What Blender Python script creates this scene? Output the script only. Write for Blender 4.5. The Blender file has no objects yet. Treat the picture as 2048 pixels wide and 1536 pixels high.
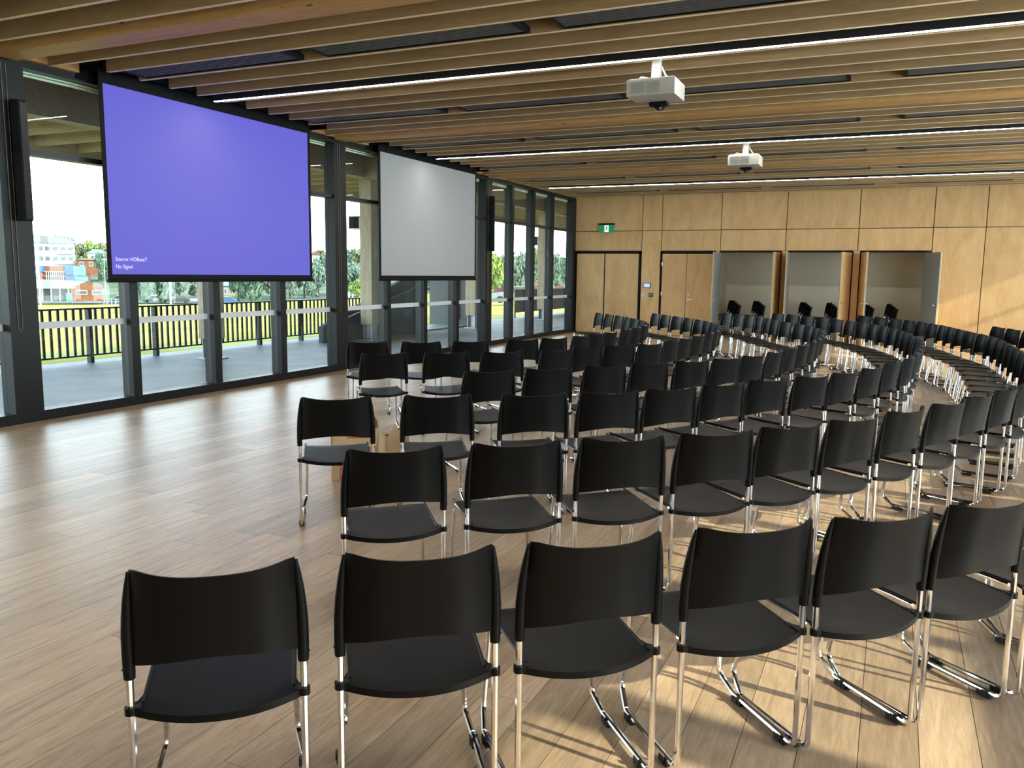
import bpy, math, random
from mathutils import Vector, Matrix
random.seed(7)
S = bpy.context.scene
COL = S.collection

# ---------------------------------------------------------------- camera
YAW, PITCH, ROLL, FPX = -0.429224, -0.133198, 0.0118796, 1652.136
CAM = Vector((8.39247, 0.0, 1.65))
fw = Vector((math.sin(YAW)*math.cos(PITCH), math.cos(YAW)*math.cos(PITCH), math.sin(PITCH)))
r0 = Vector((math.cos(YAW), -math.sin(YAW), 0.0)); u0 = r0.cross(fw)
RT = r0*math.cos(ROLL) + u0*math.sin(ROLL); UP = -r0*math.sin(ROLL) + u0*math.cos(ROLL)
cam = bpy.data.cameras.new('camera'); cam.sensor_width = 36.0; cam.sensor_fit = 'HORIZONTAL'
cam.lens = FPX/2048*36.0; cam.clip_start = 0.05; cam.clip_end = 2000
co = bpy.data.objects.new('camera', cam); COL.objects.link(co)
M4 = Matrix((RT, UP, -fw)).transposed().to_4x4(); M4.translation = CAM
co.matrix_world = M4; S.camera = co

# ---------------------------------------------------------------- world, sun, exposure
SKY_STRENGTH, SUN_STRENGTH, LED_STRENGTH = 13.0, 10.0, 75.0
w = bpy.data.worlds.new('sky'); S.world = w; w.use_nodes = True
nt = w.node_tree; nt.nodes.clear()
out = nt.nodes.new('ShaderNodeOutputWorld'); bg = nt.nodes.new('ShaderNodeBackground')
tc = nt.nodes.new('ShaderNodeTexCoord'); sx = nt.nodes.new('ShaderNodeSeparateXYZ'); rp = nt.nodes.new('ShaderNodeValToRGB')
rp.color_ramp.elements[0].position = 0.0; rp.color_ramp.elements[0].color = (0.86, 0.94, 1.0, 1)
rp.color_ramp.elements[1].position = 0.6; rp.color_ramp.elements[1].color = (0.10, 0.16, 0.26, 1)
nt.links.new(tc.outputs['Generated'], sx.inputs[0]); nt.links.new(sx.outputs['Z'], rp.inputs[0])
nt.links.new(rp.outputs[0], bg.inputs[0]); bg.inputs[1].default_value = SKY_STRENGTH
nt.links.new(bg.outputs[0], out.inputs[0])
sun = bpy.data.lights.new('sun', 'SUN'); sun.energy = SUN_STRENGTH; sun.angle = math.radians(0.6); sun.color = (1.0, 0.86, 0.66)
so = bpy.data.objects.new('sun', sun); COL.objects.link(so)
EL, AZ = math.radians(24.8), math.radians(172.8)
sd = Vector((math.cos(AZ)*math.cos(EL), math.sin(AZ)*math.cos(EL), -math.sin(EL)))
so.rotation_euler = sd.to_track_quat('-Z', 'Y').to_euler(); so.location = (40, 0, 30)
S.view_settings.view_transform = 'Standard'; S.view_settings.look = 'None'
S.view_settings.exposure = 0.0; S.view_settings.gamma = 1.0; S.view_settings.use_curve_mapping = False
S.cycles.use_denoising = True
S.cycles.max_bounces = 10; S.cycles.diffuse_bounces = 5; S.cycles.glossy_bounces = 5
S.cycles.transparent_max_bounces = 16; S.cycles.transmission_bounces = 6
S.cycles.caustics_reflective = False; S.cycles.caustics_refractive = False
S.cycles.sample_clamp_indirect = 8.0

# ---------------------------------------------------------------- helpers
class MB:
    def __init__(s): s.v = []; s.f = []; s.sm = []
    def _add(s, vs, fs, smooth=False):
        o = len(s.v); s.v += [tuple(p) for p in vs]
        for f in fs: s.f.append(tuple(i+o for i in f)); s.sm.append(smooth)
        return s
    def box(s, x0, x1, y0, y1, z0, z1):
        x0, x1 = min(x0, x1), max(x0, x1); y0, y1 = min(y0, y1), max(y0, y1); z0, z1 = min(z0, z1), max(z0, z1)
        return s._add([(x0,y0,z0),(x1,y0,z0),(x1,y1,z0),(x0,y1,z0),(x0,y0,z1),(x1,y0,z1),(x1,y1,z1),(x0,y1,z1)],
                      [(0,3,2,1),(4,5,6,7),(0,1,5,4),(1,2,6,5),(2,3,7,6),(3,0,4,7)])
    def bbox(s, x0, x1, y0, y1, z0, z1, b):      # box with chamfered edges along its longest outline (xy corners)
        x0, x1 = min(x0, x1), max(x0, x1); y0, y1 = min(y0, y1), max(y0, y1)
        pts = [(x0+b,y0),(x1-b,y0),(x1,y0+b),(x1,y1-b),(x1-b,y1),(x0+b,y1),(x0,y1-b),(x0,y0+b)]
        return s.prism(pts, z0, z1)
    def prism(s, pts, z0, z1):
        n = len(pts)
        vs = [(x,y,z0) for x,y in pts]+[(x,y,z1) for x,y in pts]
        fs = [tuple(range(n))[::-1], tuple(range(n,2*n))]+[(i,(i+1)%n,n+(i+1)%n,n+i) for i in range(n)]
        return s._add(vs, fs)
    def extr(s, pts3, d):                         # polygon in space pushed along d
        n = len(pts3); d = Vector(d)
        vs = [Vector(p) for p in pts3]; vs += [p+d for p in vs]
        return s._add(vs, [tuple(range(n))[::-1], tuple(range(n,2*n))]+[(i,(i+1)%n,n+(i+1)%n,n+i) for i in range(n)])
    def quad(s, a, b, c, d): return s._add([a,b,c,d], [(0,1,2,3)])
    def tube(s, path, rad, seg=8, cap=True):
        P = [Vector(p) for p in path]; n = len(P)
        rr = rad if isinstance(rad, (list, tuple)) else [rad]*n
        vs = []; ref = None
        for i, p in enumerate(P):
            t = (P[min(i+1,n-1)]-P[max(i-1,0)]).normalized()
            if ref is None:
                ref = Vector((1,0,0)) if abs(t.x) < 0.9 else Vector((0,1,0))
            a = (ref - t*ref.dot(t)).normalized(); b = t.cross(a); ref = a
            for k in range(seg):
                an = 2*math.pi*k/seg; vs.append(p + (a*math.cos(an)+b*math.sin(an))*rr[i])
        fs = [(i*seg+k, i*seg+(k+1)%seg, (i+1)*seg+(k+1)%seg, (i+1)*seg+k) for i in range(n-1) for k in range(seg)]
        s._add(vs, fs, True)
        if cap:
            o = len(s.v)-len(vs)
            s.f.append(tuple(o+k for k in range(seg))[::-1]); s.sm.append(False)
            s.f.append(tuple(o+(n-1)*seg+k for k in range(seg))); s.sm.append(False)
        return s
    def cyl(s, p, q, r, seg=12): return s.tube([p, q], r, seg)
    def sphere(s, c, r, seg=12, ring=8, sz=1.0):
        c = Vector(c); vs = [c+Vector((0,0,r*sz))]
        for i in range(1, ring):
            th = math.pi*i/ring
            for k in range(seg):
                ph = 2*math.pi*k/seg; vs.append(c+Vector((r*math.sin(th)*math.cos(ph), r*math.sin(th)*math.sin(ph), r*sz*math.cos(th))))
        vs.append(c-Vector((0,0,r*sz))); fs = []
        for k in range(seg): fs.append((0, 1+k, 1+(k+1)%seg))
        for i in range(ring-2):
            for k in range(seg): fs.append((1+i*seg+k, 1+(i+1)*seg+k, 1+(i+1)*seg+(k+1)%seg, 1+i*seg+(k+1)%seg))
        e = len(vs)-1
        for k in range(seg): fs.append((e, 1+(ring-2)*seg+(k+1)%seg, 1+(ring-2)*seg+k))
        return s._add(vs, fs, True)
    def shell(s, A, B):                           # two grids of points closed along the rim
        nu, nv = len(A), len(A[0]); o = len(s.v)
        vs = [p for c in A for p in c]+[p for c in B for p in c]; N = nu*nv; fs = []
        for i in range(nu-1):
            for j in range(nv-1):
                a, b, c, d = i*nv+j, (i+1)*nv+j, (i+1)*nv+j+1, i*nv+j+1
                fs.append((a,b,c,d)); fs.append((N+d,N+c,N+b,N+a))
        for i in range(nu-1):
            fs.append((i*nv, N+i*nv, N+(i+1)*nv, (i+1)*nv)); a = i*nv+nv-1; b = (i+1)*nv+nv-1
            fs.append((a, b, N+b, N+a))
        for j in range(nv-1):
            fs.append((j, j+1, N+j+1, N+j)); a = (nu-1)*nv+j
            fs.append((a, N+a, N+a+1, a+1))
        return s._add(vs, fs, True)
    def mesh(s, name, mat, angle=35):
        m = bpy.data.meshes.new(name); m.from_pydata(s.v, [], s.f); m.update()
        if any(s.sm):
            m.polygons.foreach_set('use_smooth', s.sm)
            try: m.set_sharp_from_angle(angle=math.radians(angle))
            except Exception: pass
        if mat: m.materials.append(mat)
        return m
    def build(s, name, mat, parent=None, **kw):
        o = bpy.data.objects.new(name, s.mesh(name, mat)); COL.objects.link(o)
        if parent: o.parent = parent
        tag(o, **kw); return o

def tag(o, label=None, cat=None, group=None, kind=None):
    if label: o['label'] = label
    if cat: o['category'] = cat
    if group: o['group'] = group
    if kind: o['kind'] = kind
    return o
def empty(name, loc=(0,0,0), rz=0.0, **kw):
    o = bpy.data.objects.new(name, None); COL.objects.link(o); o.empty_display_size = 0.1
    o.location = loc; o.rotation_euler = (0,0,rz); return tag(o, **kw)
def inst(name, mesh, parent=None, loc=(0,0,0), rz=0.0, **kw):
    o = bpy.data.objects.new(name, mesh); COL.objects.link(o); o.location = loc; o.rotation_euler = (0,0,rz)
    if parent: o.parent = parent
    return tag(o, **kw)
def copy_tree(o, parent=None):
    c = o.copy(); COL.objects.link(c); c.parent = parent
    for ch in o.children: copy_tree(ch, c)
    return c
def fillet(pts, radii, seg=5):
    P = [Vector(p) for p in pts]; outp = [P[0]]
    for i in range(1, len(P)-1):
        r = radii[i-1]
        a = (P[i-1]-P[i]); b = (P[i+1]-P[i]); la, lb = a.length, b.length; a.normalize(); b.normalize()
        ang = a.angle(b); d = min(r/math.tan(ang/2), la*.48, lb*.48)
        p, q = P[i]+a*d, P[i]+b*d
        for k in range(seg+1):
            t = k/seg; outp.append((1-t)**2*p + 2*t*(1-t)*P[i] + t*t*q)
    outp.append(P[-1]); return outp
ORD = ['zeroth','first','second','third','fourth','fifth','sixth','seventh','eighth','ninth','tenth','eleventh','twelfth','thirteenth',
 'fourteenth','fifteenth','sixteenth','seventeenth','eighteenth','nineteenth','twentieth','twenty-first','twenty-second','twenty-third',
 'twenty-fourth','twenty-fifth','twenty-sixth','twenty-seventh','twenty-eighth','twenty-ninth','thirtieth','thirty-first','thirty-second',
 'thirty-third','thirty-fourth','thirty-fifth','thirty-sixth','thirty-seventh','thirty-eighth','thirty-ninth','fortieth']

# ---------------------------------------------------------------- materials
def mat(name, col, rough=0.5, metal=0.0, spec=0.5, emit=None, estr=0.0):
    m = bpy.data.materials.new(name); m.use_nodes = True
    b = m.node_tree.nodes['Principled BSDF']
    b.inputs['Base Color'].default_value = (*col, 1); b.inputs['Roughness'].default_value = rough
    b.inputs['Metallic'].default_value = metal; b.inputs['Specular IOR Level'].default_value = spec
    if emit: b.inputs['Emission Color'].default_value = (*emit, 1); b.inputs['Emission Strength'].default_value = estr
    # a trace of procedural unevenness so that no surface is perfectly flat
    t = m.node_tree; n = t.nodes.new('ShaderNodeTexNoise'); n.inputs['Scale'].default_value = 9.0
    c = t.nodes.new('ShaderNodeTexCoord'); t.links.new(c.outputs['Object'], n.inputs['Vector'])
    mr = t.nodes.new('ShaderNodeMapRange'); mr.inputs[3].default_value = max(0.02, rough-0.04); mr.inputs[4].default_value = min(1, rough+0.04)
    t.links.new(n.outputs[0], mr.inputs[0]); t.links.new(mr.outputs[0], b.inputs['Roughness'])
    return m
def wood(name, c1, c2, scale=(1,1,1), rough=0.45, knots=False, knotcol=(0.10,0.05,0.025), rnd=0.0, island=False, spec=0.4, bump=0.15, streak=1.0):
    m = bpy.data.materials.new(name); m.use_nodes = True; t = m.node_tree; b = t.nodes['Principled BSDF']
    tc = t.nodes.new('ShaderNodeTexCoord'); mp = t.nodes.new('ShaderNodeMapping'); mp.inputs['Scale'].default_value = scale
    t.links.new(tc.outputs['Object'], mp.inputs['Vector'])
    vec = mp.outputs[0]
    if rnd:
        src = t.nodes.new('ShaderNodeNewGeometry').outputs['Random Per Island'] if island else t.nodes.new('ShaderNodeObjectInfo').outputs['Random']
        ml = t.nodes.new('ShaderNodeMath'); ml.operation = 'MULTIPLY'; ml.inputs[1].default_value = 37.0; t.links.new(src, ml.inputs[0])
        cb = t.nodes.new('ShaderNodeCombineXYZ')
        for i in range(3): t.links.new(ml.outputs[0], cb.inputs[i])
        ad = t.nodes.new('ShaderNodeVectorMath'); ad.operation = 'ADD'; t.links.new(vec, ad.inputs[0]); t.links.new(cb.outputs[0], ad.inputs[1]); vec = ad.outputs[0]
    n1 = t.nodes.new('ShaderNodeTexNoise'); n1.inputs['Scale'].default_value = 2.2; n1.inputs['Detail'].default_value = 6; n1.inputs['Roughness'].default_value = .62; n1.inputs['Distortion'].default_value = 1.1
    t.links.new(vec, n1.inputs['Vector'])
    r = t.nodes.new('ShaderNodeValToRGB'); r.color_ramp.elements[0].position = .34; r.color_ramp.elements[1].position = .68
    r.color_ramp.elements[0].color = (*c2, 1); r.color_ramp.elements[1].color = (*c1, 1); t.links.new(n1.outputs[0], r.inputs[0])
    col = r.outputs[0]
    n2 = t.nodes.new('ShaderNodeTexNoise'); n2.inputs['Scale'].default_value = 11; n2.inputs['Detail'].default_value = 4
    t.links.new(vec, n2.inputs['Vector'])
    mx = t.nodes.new('ShaderNodeMix'); mx.data_type = 'RGBA'; mx.blend_type = 'MULTIPLY'; mx.inputs[0].default_value = .28*streak
    t.links.new(col, mx.inputs[6]); 
    rr = t.nodes.new('ShaderNodeValToRGB'); rr.color_ramp.elements[0].position = .35; rr.color_ramp.elements[0].color = (.45,.4,.36,1); rr.color_ramp.elements[1].position = .6; rr.color_ramp.elements[1].color = (1,1,1,1)
    t.links.new(n2.outputs[0], rr.inputs[0]); t.links.new(rr.outputs[0], mx.inputs[7]); col = mx.outputs[2]
    if knots:
        v = t.nodes.new('ShaderNodeTexVoronoi'); v.inputs['Scale'].default_value = 3.2
        m2 = t.nodes.new('ShaderNodeMapping'); m2.inputs['Scale'].default_value = tuple(max(.5, math.sqrt(a)) for a in scale); t.links.new(tc.outputs['Object'], m2.inputs['Vector'])
        t.links.new(m2.outputs[0], v.inputs['Vector'])
        kr = t.nodes.new('ShaderNodeValToRGB'); kr.color_ramp.elements[0].position = .05; kr.color_ramp.elements[0].color = (1,1,1,1); kr.color_ramp.elements[1].position = .11; kr.color_ramp.elements[1].color = (0,0,0,1)
        t.links.new(v.outputs['Distance'], kr.inputs[0])
        k = t.nodes.new('ShaderNodeMix'); k.data_type = 'RGBA'; k.inputs[7].default_value = (*knotcol, 1)
        t.links.new(kr.outputs[0], k.inputs[0]); t.links.new(col, k.inputs[6]); col = k.outputs[2]
    if rnd:
        hs = t.nodes.new('ShaderNodeHueSaturation'); mr = t.nodes.new('ShaderNodeMapRange'); mr.inputs[3].default_value = 1-rnd; mr.inputs[4].default_value = 1+rnd
        t.links.new(src, mr.inputs[0]); t.links.new(mr.outputs[0], hs.inputs['Value']); t.links.new(col, hs.inputs['Color']); col = hs.outputs[0]
    t.links.new(col, b.inputs['Base Color'])
    mr2 = t.nodes.new('ShaderNodeMapRange'); mr2.inputs[3].default_value = rough-.06; mr2.inputs[4].default_value = rough+.1
    t.links.new(n2.outputs[0], mr2.inputs[0]); t.links.new(mr2.outputs[0], b.inputs['Roughness'])
    b.inputs['Specular IOR Level'].default_value = spec
    if bump:
        bp = t.nodes.new('ShaderNodeBump'); bp.inputs['Strength'].default_value = bump; bp.inputs['Distance'].default_value = .002
        t.links.new(n2.outputs[0], bp.inputs['Height']); t.links.new(bp.outputs[0], b.inputs['Normal'])
    return m
def noisy(name, c1, c2, scale=4.0, rough=.8, spec=.1, detail=5, bump=0.0):
    m = bpy.data.materials.new(name); m.use_nodes = True; t = m.node_tree; b = t.nodes['Principled BSDF']
    tc = t.nodes.new('ShaderNodeTexCoord'); n = t.nodes.new('ShaderNodeTexNoise'); n.inputs['Scale'].default_value = scale; n.inputs['Detail'].default_value = detail
    t.links.new(tc.outputs['Object'], n.inputs['Vector'])
    r = t.nodes.new('ShaderNodeValToRGB'); r.color_ramp.elements[0].position = .35; r.color_ramp.elements[1].position = .65
    r.color_ramp.elements[0].color = (*c1, 1); r.color_ramp.elements[1].color = (*c2, 1)
    t.links.new(n.outputs[0], r.inputs[0]); t.links.new(r.outputs[0], b.inputs['Base Color'])
    b.inputs['Roughness'].default_value = rough; b.inputs['Specular IOR Level'].default_value = spec
    if bump:
        bp = t.nodes.new('ShaderNodeBump'); bp.inputs['Strength'].default_value = bump; t.links.new(n.outputs[0], bp.inputs['Height']); t.links.new(bp.outputs[0], b.inputs['Normal'])
    return m
def glass_mat():
    m = bpy.data.materials.new('window_glass'); m.use_nodes = True; t = m.node_tree; t.nodes.clear()
    o = t.nodes.new('ShaderNodeOutputMaterial'); tr = t.nodes.new('ShaderNodeBsdfTransparent'); tr.inputs[0].default_value = (.90,.95,.94,1)
    g = t.nodes.new('ShaderNodeBsdfGlossy'); g.inputs['Roughness'].default_value = 0.0; g.inputs[0].default_value = (1,1,1,1)
    lw = t.nodes.new('ShaderNodeLayerWeight'); lw.inputs[0].default_value = .5; mx = t.nodes.new('ShaderNodeMixShader')
    pw = t.nodes.new('ShaderNodeMath'); pw.operation = 'POWER'; pw.inputs[1].default_value = 5.0; t.links.new(lw.outputs['Facing'], pw.inputs[0])
    ma = t.nodes.new('ShaderNodeMath'); ma.operation = 'MULTIPLY_ADD'; ma.inputs[1].default_value = .6; ma.inputs[2].default_value = .015; t.links.new(pw.outputs[0], ma.inputs[0])
    t.links.new(ma.outputs[0], mx.inputs[0]); t.links.new(tr.outputs[0], mx.inputs[1]); t.links.new(g.outputs[0], mx.inputs[2]); t.links.new(mx.outputs[0], o.inputs[0])
    return m
M = dict(
 plank=wood('oak_plank', (.60,.44,.29), (.43,.30,.19), scale=(9,.9,9), rough=.36, rnd=.20, spec=.27, bump=.10),
 plank_s=wood('oak_plank_far', (.60,.44,.29), (.43,.30,.19), scale=(9,.9,9), rough=.36, rnd=.20, island=True, spec=.27, bump=.10),
 subfloor=mat('dark_joint', (.06,.04,.025), .8),
 ply=wood('plywood_panel', (.63,.42,.205), (.52,.33,.15), scale=(1.5,1.5,.42), rough=.42, rnd=.06, spec=.3, bump=0, streak=.35),
 ply_edge=mat('dark_gap', (.03,.018,.012), .8),
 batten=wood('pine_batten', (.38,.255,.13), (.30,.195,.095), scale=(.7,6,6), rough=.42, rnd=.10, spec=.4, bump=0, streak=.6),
 batten_edge_lit=wood('batten_edge_lit', (.86,.72,.52), (.74,.60,.41), scale=(.7,6,6), rough=.45, spec=.4, bump=0, streak=.4),  # pale ply edge, with floor-bounce light on the undersides put into the colour
 glulam=wood('glulam_beam', (.56,.325,.13), (.43,.235,.085), scale=(.6,4,4), rough=.5, knots=True, rnd=.05, bump=0),
 glulam_y=wood('glulam_fascia', (.52,.27,.11), (.38,.18,.07), scale=(4,.6,4), rough=.5, knots=True, bump=0),
 timber_out=wood('weathered_timber', (.55,.46,.33), (.42,.34,.24), scale=(5,5,.6), rough=.7, knots=True, knotcol=(.2,.14,.09), bump=0),
 timber_out_x=wood('weathered_rafter', (.52,.40,.27), (.38,.28,.18), scale=(.6,5,5), rough=.7, knots=True, knotcol=(.2,.14,.09), bump=0),
 timber_out_y=wood('weathered_eave', (.52,.44,.30), (.40,.32,.21), scale=(5,.6,5), rough=.7, knots=True, knotcol=(.2,.14,.09), bump=0),
 soffit=wood('soffit_board', (.56,.47,.39), (.44,.36,.30), scale=(.6,6,6), rough=.75, bump=0),
 alu=mat('charcoal_aluminium', (.012,.015,.018), .40, .0, .4),
 alu_in=mat('charcoal_frame', (.008,.009,.010), .45, 0, .28),
 bead=mat('lit_bead_pale', (.85,.86,.68), .4),  # near-white colour stands in for light caught along the window head
 glass=glass_mat(),
 strip=mat('frosted_film', (.62,.64,.66), .6),
 black=mat('black_metal', (.005,.005,.006), .6, 0, .12),
 void=mat('black_void', (.006,.006,.007), .9, 0, .05),
 plastic=mat('black_plastic', (.0040,.0040,.0044), .40, 0, .14),
 rubber=mat('black_rubber', (.008,.008,.008), .6),
 chrome=mat('chrome', (.82,.82,.84), .10, 1.0),
 white=mat('white_plastic', (.40,.39,.36), .45),
 white_d=mat('white_louvre', (.22,.22,.21), .5),
 grey_p=mat('grey_paint', (.76,.71,.57), .7),
 grey_d=mat('grey_door', (.21,.215,.205), .5),
 steel=mat('brushed_steel', (.62,.60,.56), .28, 1.0),
 galv=mat('galvanised_steel', (.42,.46,.48), .5, .6),
 lens=mat('lens_glass', (.02,.02,.03), .05),
 led=mat('led_diffuser', (.9,.9,.9), .5, emit=(1.0,.95,.88), estr=LED_STRENGTH),
 screen_w=mat('screen_fabric', (.36,.36,.36), .9, 0, .1),
 card=noisy('cardboard', (.52,.38,.22), (.60,.45,.28), 6, .85),
 red=mat('red_ink', (.62,.05,.03), .7),
 sign_g=mat('exit_green', (.0,.16,.07), .5, emit=(.0,.32,.13), estr=.35),
 sign_w=mat('exit_white', (.9,.9,.9), .5, emit=(.9,1,.92), estr=.8),
 panel_lit=mat('lit_panel', (.2,.3,.5), .3, emit=(.45,.65,1), estr=.9),
 concrete=noisy('verandah_concrete', (.25,.272,.290), (.33,.35,.365), 1.3, .6, .4),
 stair_grey=noisy('grey_cladding', (.10,.112,.118), (.13,.143,.15), 1.0, .6),
 grass=noisy('sunlit_grass', (.31,.275,.07), (.44,.385,.13), .25, .95, .0, 8),
 plaster=mat('render_white', (.408,.408,.396), .9),
)
# the powered screen shows a projected violet page
m = mat('screen_violet', (.10,.10,.13), .9, 0, .1, emit=(.082,.066,.66), estr=.85); M['screen_v'] = m
M['screen_txt'] = mat('screen_text', (.8,.8,.85), .9, 0, .1, emit=(.30,.27,.80), estr=.85)

# ---------------------------------------------------------------- room dimensions
XR, YF, YB = 15.0, 22.46, -4.2          # right wall, far wall, wall behind the camera
ZB = 3.765                               # underside of the ceiling battens
HEAD, TRAN, SILL = 3.70, 2.83, 0.11
POSTS = [-5.33, 0.235, 5.80, 11.37, 16.87, 22.33]

# ---------------------------------------------------------------- floor
floor = MB().box(-0.1, XR+.1, YB-.1, YF+.02, -.16, -.012).build('floor', M['subfloor'], kind='structure')
PW, PL = 0.195, 2.1
planks = []
nx = int(math.ceil((XR)/PW))
for i in range(nx):
    x0 = i*PW; off = random.uniform(0, PL)
    y = YB - off
    while y < YF:
        y0, y1 = max(y, YB), min(y+PL, YF)
        if y1-y0 > .05 and x0 < XR: planks.append((x0, min(x0+PW, XR), y0, y1))
        y += PL
def plank_score(p):
    cx, cy = (p[0]+p[1])/2, (p[2]+p[3])/2
    d = Vector((cx, cy, 0))-CAM; dep = d.dot(fw)
    if dep < .8: return -1
    u, v = FPX*d.dot(RT)/dep, -FPX*d.dot(UP)/dep
    if abs(u) > 1150 or v > 1000: return -1
    return 1.65/(dep**3)
planks.sort(key=plank_score, reverse=True)
G = .0012
pm = {}
for k, (x0, x1, y0, y1) in enumerate(planks[:290]):
    wx, ly = round(x1-x0, 3), round(y1-y0, 3)
    if (wx, ly) not in pm:
        pm[(wx, ly)] = MB().box(G, wx-G, G, ly-G, -.012, 0).mesh('plank', M['plank'])
    inst('plank', pm[(wx, ly)], floor, (x0, y0, 0))
rest = MB()
for (x0, x1, y0, y1) in planks[290:]: rest.box(x0+G, x1-G, y0+G, y1-G, -.012, 0)
rest.build('distant_planks', M['plank_s'], floor, kind='stuff')

# ---------------------------------------------------------------- ceiling: dark void, battens, beams
ceiling = MB().box(-.1, XR+.1, YB-.1, YF+2.2, 4.36, 4.5).build('ceiling', M['void'], kind='structure')
LIGHT_Y = [2.62, 8.17, 13.72, 19.27]
SCR = [(6.80, 10.37), (12.33, 15.90)]       # screen extents along the window wall
def in_pocket(y): return any(a-.22 < y < b+.22 for a, b in SCR)
bat = {}
for b0, b1 in zip([-5.33, .235, 5.80, 11.37, 16.87], [.235, 5.80, 11.37, 16.87, 22.46]):
    st = (b1-b0)/13.0
    for k in range(1, 13):
        y = b0+st*k
        if y < YB+.1 or y > YF-.05: continue
        xs = .47 if in_pocket(y) else .13
        if xs not in bat:
            bat[xs] = MB().box(xs, XR, -.0225, .0225, ZB, ZB+.29).mesh('batten', M['batten']); bat[xs].materials.append(M['batten_edge_lit'])
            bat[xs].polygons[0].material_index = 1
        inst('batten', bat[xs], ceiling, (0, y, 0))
bm = MB().box(.12, XR, -.14, .14, 3.735, 4.36).mesh('beam', M['glulam'])
for y in (0.235, 5.72, 11.30, 16.83): inst('beam', bm, ceiling, (0, y, 0), label='deep orange glulam beam between the battens')

# ---------------------------------------------------------------- window wall on the left
wall_left = empty('wall_left', (0,0,0), kind='structure')
# timber fascia above the head, interrupted by the two black screen pockets
cuts = [YB]+[v for a, b in SCR for v in (a-.22, b+.22)]+[YF]
for a, b in zip(cuts[::2], cuts[1::2]):
    MB().box(-.02, .12, a, b, 3.775, 4.36).build('timber_fascia', M['glulam_y'], wall_left)
for a, b in SCR:
    p = MB().box(-.02, .06, a-.22, b+.22, 3.72, 4.36); p.box(.06, .46, a-.22, a-.20, 3.79, 4.36); p.box(.06, .46, b+.20, b+.22, 3.79, 4.36)
    p.box(.44, .46, a-.22, b+.22, 3.80, 4.36)
    p.build('screen_pocket', M['void'], wall_left, label='black recess the screen drops from')
MB().box(-.10, .05, YB, YF, 3.70, 3.775).build('head_frame', M['alu_in'], wall_left)
MB().box(-.12, .06, YB, YF, -.02, SILL).build('sill_frame', M['alu_in'], wall_left)
for y in POSTS:
    if y < YB: continue
    wd = .16 if y < 22 else .13
    MB().box(-.14, .06, y-wd, min(y+wd, YF), SILL, HEAD).build('post', M['alu_in'], wall_left)
MULL = [[1.63, 3.01, 4.40], [7.21, 8.56, 9.91], [12.80, 14.10, 15.42], [18.18, 19.45, 20.74]]
def window_bay(n, x, sgn, y0, y1, mulls, head=HEAD, tran=True):
    """one glazed bay; x = inner face, sgn = +1 when the room lies towards +x"""
    root = empty('window_%d' % n, (0,0,0), kind='structure')
    def bx(xa, xb, *r): return MB().box(x+sgn*xa, x+sgn*xb, *r)
    for ym in mulls:
        bx(-.02, .055, ym-.062, ym+.062, SILL, head).build('mullion', M['alu_in'], root)
        bx(-.16, -.021, ym-.035, ym+.035, SILL, head).build('mullion_fin', M['alu'], root)
    edges = [y0]+mulls+[y1]
    for i in range(len(edges)-1):
        a = edges[i]+(.16 if i == 0 else .062); b = edges[i+1]-(.16 if i == len(edges)-2 else .062)
        if tran:
            bx(-.14, .02, a, b, TRAN, TRAN+.055).build('transom', M['alu'], root)
            bx(-.072, -.066, a, b, SILL, TRAN).build('pane', M['glass'], root)
            bx(-.072, -.066, a, b, TRAN+.055, head).build('upper_pane', M['glass'], root)
        else:
            bx(-.072, -.066, a, b, SILL, head).build('pane', M['glass'], root)
        if sgn > 0:
            bx(-.0655, -.0645, a, b, .985, 1.06).build('manifestation_strip', M['strip'], root, label='pale grey strip across the pane')
            bx(-.12, -.10, a, b, 3.684, 3.70).build('lit_head_bead', M['bead'], root); bx(-.13, -.11, a, b, 3.652, 3.674).build('lit_head_bead', M['bead'], root)
    return root
window_bay(1, 0, 1, POSTS[1], POSTS[2], MULL[0])
window_bay(2, 0, 1, POSTS[2], POSTS[3], MULL[1])
window_bay(3, 0, 1, POSTS[3], POSTS[4], MULL[2])
window_bay(4, 0, 1, POSTS[4], 22.33, MULL[3])
window_bay(5, 0, 1, -4.2, POSTS[1], [-2.6, -1.2])

# ---------------------------------------------------------------- right wall (outside the frame) with glazing that lets the sun in
wall_right = empty('wall_right', (0,0,0), kind='structure')
MB().box(XR, XR+.2, YB, YF, 3.70, 4.5).build('header', M['alu_in'], wall_right)
MB().box(XR-.05, XR+.12, YB, YF, -.02, SILL).build('sill_frame', M['alu_in'], wall_right)
RP = [-4.2, 1.90, 7.46, 13.02, 18.58, 22.46]
for i, y in enumerate(RP):
    MB().box(XR-.05, XR+.14, max(y-.16, YB), min(y+.16, YF), SILL, HEAD).build('post', M['alu_in'], wall_right)
for i in range(5):
    a, b = RP[i], RP[i+1]; window_bay(6+i, XR, -1, a, b, [a+(b-a)*k/4 for k in (1,2,3)])
wall_back = MB().box(-.2, XR+.2, YB-.2, YB, -.02, 4.5).build('wall_back', M['ply'], kind='structure')

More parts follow.
